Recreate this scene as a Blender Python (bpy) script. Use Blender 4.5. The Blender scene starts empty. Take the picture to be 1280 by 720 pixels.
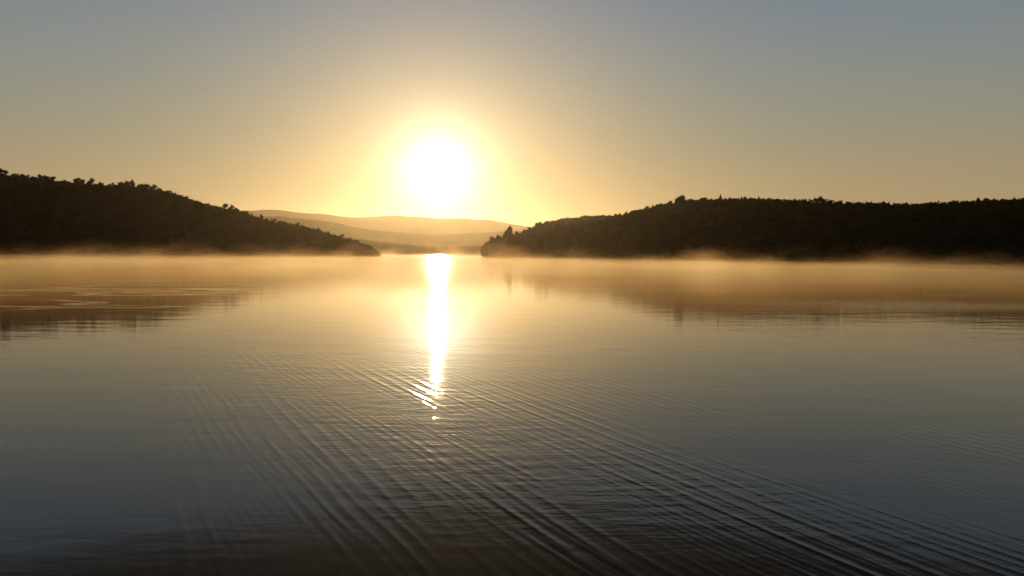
import bpy, math, random
import numpy as np
from mathutils import Vector, Matrix, noise as mn
random.seed(4); rng=np.random.default_rng(4)
sc=bpy.context.scene
sc.view_settings.view_transform='Standard'; sc.view_settings.look='None'; sc.view_settings.exposure=0
COL=sc.collection
CAMH=5.0
SUN_AZ=math.radians(-5.3); SUN_EL=math.radians(5.75)
SUN=Vector((math.sin(SUN_AZ)*math.cos(SUN_EL),math.cos(SUN_AZ)*math.cos(SUN_EL),math.sin(SUN_EL)))

# ---------------------------------------------------------------- node helpers
class NT:
    def __init__(s,nt): s.nt=nt; s.l=nt.links
    def n(s,t,**k):
        o=s.nt.nodes.new(t)
        for a,b in k.items(): setattr(o,a,b)
        return o
    def put(s,sock,v):
        if isinstance(v,bpy.types.NodeSocket): s.l.new(v,sock)
        elif v is not None: sock.default_value=v
    def m(s,op,a,b=None,c=None,clamp=False):
        o=s.n('ShaderNodeMath',operation=op,use_clamp=clamp)
        s.put(o.inputs[0],a); s.put(o.inputs[1],b); s.put(o.inputs[2],c)
        return o.outputs[0]
    def v(s,op,a,b=None,scale=None):
        o=s.n('ShaderNodeVectorMath',operation=op)
        s.put(o.inputs[0],a); s.put(o.inputs[1],b)
        if scale is not None: s.put(o.inputs['Scale'],scale)
        return o.outputs['Value'] if op in('DOT_PRODUCT','LENGTH') else o.outputs[0]
    def mr(s,val,a,b,c=0.,d=1.,smooth=True):
        o=s.n('ShaderNodeMapRange'); o.interpolation_type='SMOOTHSTEP' if smooth else 'LINEAR'
        s.put(o.inputs['Value'],val)
        for nme,x in(('From Min',a),('From Max',b),('To Min',c),('To Max',d)): s.put(o.inputs[nme],x)
        return o.outputs[0]
    def noise(s,vec,scale,detail=2.,rough=.5,dist=0.):
        o=s.n('ShaderNodeTexNoise'); s.put(o.inputs['Vector'],vec)
        o.inputs['Scale'].default_value=scale;o.inputs['Detail'].default_value=detail
        o.inputs['Roughness'].default_value=rough;o.inputs['Distortion'].default_value=dist
        return o.outputs['Fac']
    def map(s,vec,rot=(0,0,0),scale=(1,1,1),loc=(0,0,0)):
        o=s.n('ShaderNodeMapping'); s.put(o.inputs['Vector'],vec)
        o.inputs['Rotation'].default_value=rot;o.inputs['Scale'].default_value=scale;o.inputs['Location'].default_value=loc
        return o.outputs[0]
    def ramp(s,fac,stops):
        o=s.n('ShaderNodeValToRGB'); s.put(o.inputs[0],fac)
        e=o.color_ramp.elements
        while len(e)<len(stops): e.new(.5)
        for i,(p,c) in enumerate(stops): e[i].position=p; e[i].color=(*c,1)
        return o.outputs[0]
def newmat(name):
    m=bpy.data.materials.new(name); m.use_nodes=True; m.node_tree.nodes.clear()
    return m,NT(m.node_tree)

# ---------------------------------------------------------------- world
w=bpy.data.worlds.new("World"); sc.world=w; w.use_nodes=True; w.node_tree.nodes.clear()
N=NT(w.node_tree)
d=N.v('NORMALIZE',N.n('ShaderNodeTexCoord').outputs['Generated'])
sep=N.n('ShaderNodeSeparateXYZ'); N.l.new(d,sep.inputs[0])
el=N.m('MULTIPLY',N.m('ARCSINE',sep.outputs[2]),57.2958)
th=N.m('MULTIPLY',N.m('ARCCOSINE',N.m('MINIMUM',N.v('DOT_PRODUCT',d,tuple(SUN)),.999999)),57.2958)
f=N.m('DIVIDE',el,60.,clamp=True)
base=N.ramp(f,[(0,(.435,.295,.135)),(4/60,(.38,.285,.148)),(8/60,(.285,.268,.19)),(12.5/60,(.22,.245,.232)),
  (17.2/60,(.168,.212,.258)),(20/60,(.064,.066,.066)),(23.5/60,(.022,.021,.019)),(30/60,(.010,.0095,.008)),(1,(.008,.008,.008))])
base=N.v('SCALE',base,scale=N.mr(th,32,120,1.,.1))
def glow(col,amp,width,p):
    e=N.m('MULTIPLY',N.m('EXPONENT',N.m('MULTIPLY',N.m('POWER',N.m('DIVIDE',th,width),p),-1.)),amp)
    return N.v('SCALE',col,scale=e)
tot=N.v('ADD',base,glow((1.,1.,.88),1.7,2.05,1.25))
tot=N.v('ADD',tot,glow((1.,.75,.29),.36,3.8,1.3))
tot=N.v('ADD',tot,glow((1.,.77,.38),.17,9.5,1.4))
sky=N.n('ShaderNodeTexSky'); sky.sky_type='NISHITA'; sky.sun_disc=False
sky.sun_elevation=SUN_EL; sky.sun_rotation=SUN_AZ; sky.dust_density=3
tot=N.v('ADD',tot,N.v('SCALE',sky.outputs[0],scale=.002))
bg=N.n('ShaderNodeBackground'); N.l.new(tot,bg.inputs[0]); bg.inputs[1].default_value=1
N.l.new(bg.outputs[0],N.n('ShaderNodeOutputWorld').inputs[0])

# ---------------------------------------------------------------- sun lamp
L=bpy.data.lights.new("sun_light",'SUN'); L.energy=3; L.angle=math.radians(.53); L.color=(1,.68,.33)
lo=bpy.data.objects.new("sun_light",L); COL.objects.link(lo)
lo.rotation_mode='QUATERNION'; lo.rotation_quaternion=SUN.to_track_quat('Z','Y')

# ---------------------------------------------------------------- mesh helper
def mesh_obj(name,verts,faces,mat,smooth=False,parent=None,**props):
    me=bpy.data.meshes.new(name)
    verts=np.asarray(verts,dtype=np.float32); faces=np.asarray(faces,dtype=np.int32)
    k=faces.shape[1]
    me.vertices.add(len(verts)); me.vertices.foreach_set('co',verts.ravel())
    me.loops.add(faces.size); me.loops.foreach_set('vertex_index',faces.ravel())
    me.polygons.add(len(faces)); me.polygons.foreach_set('loop_start',np.arange(0,faces.size,k,dtype=np.int32))
    me.polygons.foreach_set('loop_total',np.full(len(faces),k,dtype=np.int32))
    me.update(calc_edges=True)
    if smooth: me.polygons.foreach_set('use_smooth',np.ones(len(faces),dtype=bool))
    me.materials.append(mat)
    o=bpy.data.objects.new(name,me); COL.objects.link(o)
    if parent: o.parent=parent
    for a,b in props.items(): o[a]=b
    return o

# ---------------------------------------------------------------- materials
def hill_mat(name,c1,c2):
    m,T=newmat(name)
    p=T.n('ShaderNodeNewGeometry').outputs['Position']
    a=T.noise(p,.05,6,.6)
    col=T.ramp(a,[(.35,c1),(.65,c2)])
    b=T.n('ShaderNodeBsdfDiffuse'); T.l.new(col,b.inputs['Color']); b.inputs['Roughness'].default_value=.5
    T.l.new(b.outputs[0],T.n('ShaderNodeOutputMaterial').inputs[0]); return m
M_soil=hill_mat("forest_floor",(.02,.018,.01),(.035,.03,.02))
M_leaf=hill_mat("foliage",(.022,.024,.013),(.038,.036,.02))
M_bark=hill_mat("bark",(.05,.035,.025),(.09,.07,.05))
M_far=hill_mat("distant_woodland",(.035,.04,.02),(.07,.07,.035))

# water
m,T=newmat("lake_water"); M_water=m
p=T.n('ShaderNodeNewGeometry').outputs['Position']
sp=T.n('ShaderNodeSeparateXYZ'); T.l.new(p,sp.inputs[0]); X,Y=sp.outputs[0],sp.outputs[1]
A=math.radians(-28.5)      # bearing of the wave crests
across=T.n('ShaderNodeSeparateXYZ'); T.l.new(T.map(p,rot=(0,0,A)),across.inputs[0]); across=across.outputs[0]
belt=T.m('MULTIPLY',T.mr(across,-6,6,.10,1.),T.mr(across,9,19,1.,.34))
belt=T.m('MULTIPLY',belt,T.mr(Y,11,19,.5,1.))
def train(ang,lam,amp,dist,dscale,fade0,fade1,lo,hi,mscale,sharp=1.3,loc=(0,0,0)):
    q=T.map(p,rot=(0,0,ang))
    wv=T.n('ShaderNodeTexWave'); wv.wave_type='BANDS'; wv.bands_direction='X'; wv.wave_profile='SIN'
    T.l.new(T.map(q,scale=(1,.4,1)),wv.inputs['Vector'])
    for nme,x in(('Scale',math.pi/(10*lam)),('Distortion',dist),('Detail',1.5),('Detail Scale',dscale),('Detail Roughness',.45)): wv.inputs[nme].default_value=x
    q2=T.map(q,scale=(1.,.2,1),loc=loc)
    mask=T.mr(T.noise(q2,mscale,2),lo,hi)
    fd=T.mr(Y,fade0,fade1,1.,0.)
    return T.m('MULTIPLY',T.m('MULTIPLY',T.m('POWER',wv.outputs['Fac'],sharp),mask),T.m('MULTIPLY',fd,amp))
h=train(A+.02,.31,.0042,3.0,.45,22,50,.38,.64,.5,1.8)
h=T.m('ADD',h,train(A+.055,.48,.0085,3.4,.3,22,52,.42,.68,.3,2.8,(7,3,0)))
h=T.m('ADD',h,train(A-.02,.20,.0015,3.,.6,18,44,.40,.62,.6,1.2,(2,9,0)))
h=T.m('MULTIPLY',h,belt)
# fine wind ripple, stronger to the open side
nz=T.noise(T.map(p,rot=(0,0,-.22),scale=(.35,1.,1)),2.4,3,.55)
right=T.mr(X,4,50)
big=T.mr(T.noise(T.map(p,scale=(.25,1,1)),.035,2),.42,.62)
near=T.m('MULTIPLY',T.m('MULTIPLY',T.mr(Y,34,44,1.,0.),T.mr(Y,12,17)),T.m('MULTIPLY',T.mr(across,4,7),T.mr(across,11,15,1.,.0)))
h=T.m('ADD',h,T.m('MULTIPLY',nz,T.m('ADD',T.m('ADD',.0030,T.m('MULTIPLY',near,.0115)),T.m('MULTIPLY',T.m('MULTIPLY',right,big),.013))))
nz2=T.noise(T.map(p,scale=(.45,1.,1)),.4,2,.5)
h=T.m('ADD',h,T.m('MULTIPLY',nz2,.013))
# a few drifting slick lines
rd=T.noise(T.map(p,rot=(0,0,-.25),scale=(.3,1,1)),.07,2,.45)
line=T.mr(T.m('ABSOLUTE',T.m('SUBTRACT',rd,.5)),.0,.012,1.,0.)
zone=T.m('MULTIPLY',T.mr(X,-40,-22,1.,0.),T.m('MULTIPLY',T.mr(Y,60,75),T.mr(Y,115,140,1.,0.)))
h=T.m('ADD',h,T.m('MULTIPLY',T.m('MULTIPLY',line,zone),.03))
h=T.m('MULTIPLY',h,T.mr(Y,90,450,1.,.3))
bp=T.n('ShaderNodeBump'); bp.inputs['Strength'].default_value=1; bp.inputs['Distance'].default_value=1
T.l.new(h,bp.inputs['Height'])
b=T.n('ShaderNodeBsdfPrincipled'); b.inputs['Base Color'].default_value=(.010,.008,.005,1)
b.inputs['IOR'].default_value=1.33
T.l.new(T.mr(Y,15,220,.028,.088,False),b.inputs['Roughness'])
T.l.new(bp.outputs[0],b.inputs['Normal'])
T.l.new(b.outputs[0],T.n('ShaderNodeOutputMaterial').inputs[0])
S=11000
gx=np.linspace(-S,S,19); gy=np.linspace(-200,S,13)
vv=[(x,y,0) for y in gy for x in gx]
ff=[(j*19+i,j*19+i+1,(j+1)*19+i+1,(j+1)*19+i) for j in range(12) for i in range(18)]
mesh_obj("lake_water",vv,ff,M_water,kind="structure",label="calm dark lake water with long diagonal ripples",category="lake")

# ---------------------------------------------------------------- hills
def fbm(x,y,s,o=4,seed=0.):
    return mn.fractal(Vector((x*s+seed,y*s-seed,seed)),1.,2.,o)
class Hill:
    """u = x/y bearing slope; ridge table gives height/distance; shore/ridge distance tables"""
    def __init__(s,ridge,shore,rdist,rough,seed,back=.6):
        s.r=np.array([(u,max(0,v-(.0055+.0023*u))) for u,v in ridge]); s.s=np.array(shore); s.d=np.array(rdist); s.rough=rough; s.seed=seed; s.back=back
    def at(s,u,t):
        v=np.interp(u,s.r[:,0],s.r[:,1]); ds=np.interp(u,s.s[:,0],s.s[:,1]); dr=np.interp(u,s.d[:,0],s.d[:,1])
        y=ds+(dr-ds)*t; H=v*dr+CAMH*min(1,v/.002)
        if t<=1: prof=math.sin(min(1,max(0,t))*math.pi/2)**1.15
        else: prof=max(0,math.cos((t-1)/s.back*math.pi/2)) if s.back else 1
        x=u*y
        n=fbm(x,y,s.rough[0],4,s.seed)
        z=H*prof*(1+ .10*n*(1-abs(min(t,1)*2-1)**3)) + s.rough[1]*n*prof
        if t<=0: z=-1.5
        return x,y,max(z-.3,-1.5)
    def mesh(s,name,u0,u1,nu,nt,mat,**k):
        tmax=1+s.back; V=[]
        for j in range(nt+1):
            for i in range(nu+1): V.append(s.at(u0+(u1-u0)*i/nu,tmax*j/nt))
        F=[(j*(nu+1)+i,j*(nu+1)+i+1,(j+1)*(nu+1)+i+1,(j+1)*(nu+1)+i) for j in range(nt) for i in range(nu)]
        return mesh_obj(name,V,F,mat,True,**k)
dT=.0080
def sub(tab,dlt): return [(u,max(0,v-dlt)) for u,v in tab]
leftR=[(-1.4,.10),(-.9,.108),(-.643,.1005),(-.5826,.0930),(-.5123,.0870),(-.462,.0842),(-.4219,.077),(-.3817,.0638),(-.3415,.0560),(-.3114,.0482),(-.2712,.0403),(-.2411,.0322),(-.2109,.0240),(-.1908,.0180),(-.178,.0145),(-.168,.004)]
rightR=[(-.038,.006),(-.034,.018),(-.0281,.0225),(0,.031),(.0402,.0425),(.0804,.0450),(.1105,.0496),(.1507,.0622),(.1808,.0697),(.2109,.0750),(.2611,.0765),(.3214,.0760),(.3817,.0736),(.4419,.0712),(.5022,.0718),(.5625,.0742),(.6428,.0790),(.9,.085),(1.4,.08)]
left=Hill(sub(leftR,dT),[(-1.4,420),(-.64,590),(-.3,700),(-.158,760)],[(-1.4,700),(-.64,880),(-.3,880),(-.158,790)],(.012,1.2),3.1)
right=Hill(sub(rightR,dT),[(-.038,780),(.1,660),(.3,520),(.64,400),(1.4,330)],[(-.038,830),(.1,880),(.3,860),(.64,740),(1.4,600)],(.012,1.2),8.7)
mid=Hill([(-.02,.0),(.0,.02),(.03,.034),(.06,.0425),(.09,.0475),(.115,.0490),(.16,.045),(.3,.03)],[(-.05,1080),(.3,1080)],[(-.05,1350),(.3,1350)],(.01,1.5),5.5)
farC=Hill([(-.5,.02),(-.25,.026),(-.2,.0215),(-.15,.0155),(-.1,.012),(-.05,.014),(0,.020),(.2,.02)],[(-.5,1700),(.2,1700)],[(-.5,2200),(.2,2200)],(.006,2.),1.5)
farB=Hill([(-.6,.05),(-.3,.047),(-.24,.042),(-.2,.036),(-.15,.030),(-.1,.0275),(-.05,.029),(0,.033),(.05,.034),(.3,.03)],[(-.6,3300),(.3,3300)],[(-.6,4300),(.3,4300)],(.003,8.),2.5)
farA=Hill([(-1,.05),(-.4,.055),(-.3214,.0540),(-.28,.0525),(-.2411,.0493),(-.2009,.0456),(-.1507,.0488),(-.11,.048),(-.06,.0447),(-.02,.041),(.01,.0388),(.06,.035),(.4,.03),(1,.03)],[(-1,5600),(1,5600)],[(-1,7000),(1,7000)],(.0013,14.),7.5)
left.mesh("hill",-1.4,-.157,170,44,M_soil,kind="structure",label="dark wooded hillside sloping down to the lake",category="hill")
right.mesh("hill",-.039,1.4,190,44,M_soil,kind="structure",label="long dark wooded hill along the misty shore",category="hill")
mid.mesh("hill",-.02,.3,60,24,M_far,kind="structure",label="rounded wooded hill rising behind the shore",category="hill")
farC.mesh("distant_hill",-.5,.2,160,20,M_far,kind="structure",label="low hazy wooded rise beyond the lake",category="hill")
farB.mesh("distant_hill",-.6,.3,200,30,M_far,kind="structure",label="hazy golden hill in the valley",category="hill")
farA.mesh("distant_hill",-1,1,400,30,M_far,kind="structure",label="pale far ridge fading into sunrise haze",category="hill")

# ---------------------------------------------------------------- trees
ico_v=[]; ph=(1+5**.5)/2
for a,b_ in((-1,ph),(1,ph),(-1,-ph),(1,-ph)): ico_v.append((a,b_,0))
for a,b_ in((-1,ph),(1,ph),(-1,-ph),(1,-ph)): ico_v.append((0,a,b_))
for a,b_ in((-1,ph),(1,ph),(-1,-ph),(1,-ph)): ico_v.append((b_,0,a))
ico_v=np.array(ico_v,float); ico_v/=np.linalg.norm(ico_v[0])
ico_f=np.array([(0,11,5),(0,5,1),(0,1,7),(0,7,10),(0,10,11),(1,5,9),(5,11,4),(11,10,2),(10,7,6),(7,1,8),(3,9,4),(3,4,2),(3,2,6),(3,6,8),(3,8,9),(4,9,5),(2,4,11),(6,2,10),(8,6,7),(9,8,1)])
def crown(kind,seed,nleaf,blobs=4):
    """unit-height tree crown (0..1): ragged cores plus leaf sprays"""
    r=np.random.default_rng(seed); V=[];F=[];n=0
    C=[]
    for i in range(blobs):
        if kind=='round': c=(r.uniform(-.2,.2),r.uniform(-.2,.2),r.uniform(.42,.8)); s=(r.uniform(.13,.22),)*2+(r.uniform(.12,.2),)
        elif kind=='pine': c=(r.uniform(-.17,.17),r.uniform(-.17,.17),r.uniform(.5,.9)); s=(r.uniform(.10,.17),)*2+(r.uniform(.08,.14),)
        else:
            t=(i+.5)/blobs; c=(0,0,.2+.72*t); s=(.20*(1-t)+.03,)*2+(.13,)
        C.append((c,s))
        v=ico_v*r.uniform(.7,1.1,(12,1))*np.array(s)*.85+np.array(c); V.append(v);F.append(ico_f+n);n+=12
    for i in range(nleaf):
        c,s=C[r.integers(len(C))]
        dv=r.normal(size=3); dv/=np.linalg.norm(dv)
        q=np.array(c)+dv*np.array(s)*r.uniform(.75,1.35)
        a=r.normal(size=3);a/=np.linalg.norm(a);b2=np.cross(a,dv)+1e-4;b2/=np.linalg.norm(b2)
        sz=r.uniform(.018,.05)*(1 if nleaf>200 else 1.6)
        V.append(np.array([q+a*sz,q-a*sz*.6+b2*sz,q-a*sz*.6-b2*sz]));F.append(np.array([[0,1,2]])+n);n+=3
    return np.vstack(V),np.vstack(F)
def trunk(kind,seed):
    r=np.random.default_rng(seed); V=[];F=[];n=0
    def limb(p0,p1,r0,r1):
        nonlocal n
        p0=np.array(p0,float);p1=np.array(p1,float);dd=p1-p0;dd/=np.linalg.norm(dd)
        a=np.cross(dd,(0.3,1,.2));a/=np.linalg.norm(a);b2=np.cross(dd,a)
        for pp,rr in((p0,r0),((p0+p1)/2+r.normal(size=3)*.008,(r0+r1)/2),(p1,r1)):
            V.extend([pp+rr*(a*math.cos(k*math.pi/3)+b2*math.sin(k*math.pi/3)) for k in range(6)])
        for s_ in(0,6):
            for k in range(6): F.append((n+s_+k,n+s_+(k+1)%6,n+s_+6+(k+1)%6,n+s_+6+k))
        n+=18
    top=.85
    limb((0,0,-.08),(.01,.0,.45),.024,.016); limb((.01,0,.45),(0,.01,top),.016,.005)
    for i in range(6):
        a=r.uniform(0,6.28); z=r.uniform(.4,.68); l=r.uniform(.14,.26)
        if kind=='fir': l*=.5
        limb((.005,0,z),(l*math.cos(a),l*math.sin(a),z+r.uniform(.08,.17)),.009,.003)
    return np.array(V),np.array(F)

def forest(name,hill,u0,u1,count,label,hmin=4.5,hmax=7,seed=0,tmin=.02,tmax=1.12):
    r=np.random.default_rng(seed)
    T_=[crown(k,seed*10+i,34,4) for i,k in enumerate(['round','round','round','pine','fir','round'])]
    VV=[];FF=[];n=0
    for i in range(count):
        u=r.uniform(u0,u1); t=r.uniform(tmin,tmax)
        if r.random()<.3: t=r.uniform(.88,1.05)
        elif r.random()<.15: t=r.uniform(.01,.08)
        x,y,z=hill.at(u,t)
        if z<-.2: continue
        v,f=T_[r.integers(len(T_))]
        hgt=r.uniform(hmin,hmax)*(1+.25*mn.noise(Vector((x*.02,y*.02,seed))))
        a=r.uniform(0,6.28); c,s=math.cos(a),math.sin(a); wd=hgt*r.uniform(1.1,1.6)
        q=np.empty_like(v); q[:,0]=(v[:,0]*c-v[:,1]*s)*wd+x; q[:,1]=(v[:,0]*s+v[:,1]*c)*wd+y; q[:,2]=(v[:,2]-.25)*hgt+z
        VV.append(q);FF.append(f+n);n+=len(v)
    mesh_obj(name,np.vstack(VV),np.vstack(FF),M_leaf,kind="stuff",label=label,category="forest")
forest("forest",left,-.75,-.168,5000,"dense dark wood covering the sloping hillside",seed=1)
forest("forest",right,-.037,.75,6000,"dense dark wood covering the long hill",seed=2)
forest("forest",mid,.0,.2,900,"hazy wood on the rounded hill",8,12,seed=3,tmin=.3)

kinds=['round','pine','round','fir','pine','round']
TM=[]
for i,k in enumerate(kinds):
    cv,cf=crown(k,100+i,520,7 if k!='fir' else 8); tv,tf=trunk(k,50+i)
    TM.append((k,cv,cf,tv,tf))
def make_tree(k,x,y,z,hgt,rot,wide,group,label):
    name='broadleaf_tree' if TM[k][0]=='round' else ('pine_tree' if TM[k][0]=='pine' else 'fir_tree')
    e=bpy.data.objects.new(name,None); COL.objects.link(e); e.empty_display_size=1
    e.location=(x,y,z); e.rotation_euler=(0,0,rot); e.scale=(hgt*wide,hgt*wide,hgt)
    e['label']=label; e['category']='tree'; e['group']=group
    if k not in made:
        c=mesh_obj("crown",TM[k][1],TM[k][2],M_leaf,parent=e); t=mesh_obj("trunk",TM[k][3],TM[k][4],M_bark,parent=e)
        made[k]=(c,t)
    else:
        for src in made[k]:
            o=src.copy(); o.parent=e; COL.objects.link(o)
made={}
lab={'round':"rounded dark broadleaf tree on the wooded ridge",'pine':"ragged dark pine standing above the wooded ridge",'fir':"narrow dark conifer on the wooded ridge"}
def ridge_trees(hill,us,grp,seed,t0=.97,t1=1.02):
    r=random.Random(seed)
    for u,k,hh in us:
        x,y,z=hill.at(u,r.uniform(t0,t1))
        make_tree(k,x,y,z-.3,hh,r.uniform(0,6.28),r.uniform(.85,1.3),grp,lab[TM[k][0]])
r=random.Random(9)
L1=[(-.640,1,12),(-.634,1,11),(-.59,1,12),(-.583,0,12),(-.575,1,11),(-.545,1,12),(-.537,2,11),(-.528,4,12),(-.49,0,12),(-.483,2,12),(-.475,4,13),(-.466,0,12),(-.459,2,12),(-.45,4,11),(-.36,1,11.5),(-.353,4,11),(-.345,1,10)]
for i in range(85): L1.append((-.64+.45*(i+r.uniform(0,1))/85,r.choice([0,1,2,3,4,5]),r.uniform(6,9.)))
ridge_trees(left,L1,"trees along the ridge of the sloping hill",1)
R1=[(.208,0,13),(.213,2,12),(.26,3,11),(.38,1,11),(.387,4,12),(.396,0,11),(.03,1,12),(.036,4,11),(.043,1,11)]
for i in range(115): R1.append((.64*(i+r.uniform(0,1))/115,r.choice([0,1,2,3,5,4]),r.uniform(6,9.)))
ridge_trees(right,R1,"trees along the ridge of the long hill",2)
P=[(-.036+i*.0028+r.uniform(-.001,.001),r.choice([0,2,5,4]),7+i*.55+r.uniform(-1.5,2.)) for i in range(14)]
ridge_trees(right,P,"trees on the wooded point",3,.25,.9)

# ---------------------------------------------------------------- air: haze and lake mist (real volumes)
def volprops(m,step):
    for a,b in(('volume_step_rate',step),('volume_sampling','DISTANCE')):
        try: setattr(m.cycles,a,b)
        except Exception as e: print(a,e)
m,T=newmat("morning_haze"); volprops(m,1.)
vs=T.n('ShaderNodeVolumeScatter'); vs.inputs['Color'].default_value=(1,.86,.64,1); vs.inputs['Density'].default_value=.000018; vs.inputs['Anisotropy'].default_value=.82
T.l.new(vs.outputs[0],T.n('ShaderNodeOutputMaterial').inputs['Volume'])
def wedge(name,x0,x1,y0,y1,z0,zt0,zt1,mat,**k):
    V=[(x,y,z0) for y in(y0,y1) for x in(x0,x1)]+[(x0,y0,zt0),(x1,y0,zt0),(x0,y1,zt1),(x1,y1,zt1)]
    F=[(0,2,3,1),(4,5,7,6),(0,1,5,4),(1,3,7,5),(3,2,6,7),(2,0,4,6)]
    return mesh_obj(name,V,F,mat,**k)
wedge("morning_haze",-5500,5500,-60,9000,-2,430,430,m,kind="structure",label="thin golden morning haze in the air",category="haze")
m,T=newmat("lake_mist"); volprops(m,6.)
p=T.n('ShaderNodeNewGeometry').outputs['Position']
sp=T.n('ShaderNodeSeparateXYZ'); T.l.new(p,sp.inputs[0]); X,Y,Z=sp.outputs
Y0,Y1,H0,H1=24.,1130.,2.2,32.
top=T.mr(Y,Y0,Y1,H0,H1,False)
n1=T.noise(T.map(p,scale=(1,.6,2.)),.028,3,.62)
n1b=T.m('POWER',T.mr(n1,.46,.76,0.,1.,False),1.7)
hh=T.m('ADD',.45,T.m('MULTIPLY',n1b,T.m('MULTIPLY',top,.40)))
zf=T.m('EXPONENT',T.m('MULTIPLY',T.m('DIVIDE',T.m('MAXIMUM',Z,0),hh),-1))
zf=T.m('MULTIPLY',zf,T.mr(T.m('DIVIDE',Z,top),.45,1.,1.,0.))
prof=T.m('MULTIPLY',T.mr(Y,24,120),T.mr(Y,250,600,.0175,.0110))
dn=T.m('MULTIPLY',zf,prof)
vs=T.n('ShaderNodeVolumeScatter'); vs.inputs['Color'].default_value=(1,.63,.31,1); vs.inputs['Anisotropy'].default_value=.52
T.l.new(dn,vs.inputs['Density'])
T.l.new(vs.outputs[0],T.n('ShaderNodeOutputMaterial').inputs['Volume'])
wedge("lake_mist",-800,800,Y0,Y1,-1,H0,H1,m,kind="structure",label="low golden mist drifting over the lake",category="mist")

# ---------------------------------------------------------------- camera
c=bpy.data.cameras.new("camera"); c.lens=28; c.sensor_width=36; c.clip_end=30000; c.clip_start=.1
co=bpy.data.objects.new("camera",c); COL.objects.link(co)
pitch=math.atan(44.0/995.6)
co.matrix_world=Matrix.Translation((0,0,CAMH))@Matrix.Rotation(math.pi/2-pitch,4,'X')@Matrix.Rotation(math.radians(.42),4,'Z')
sc.camera=co
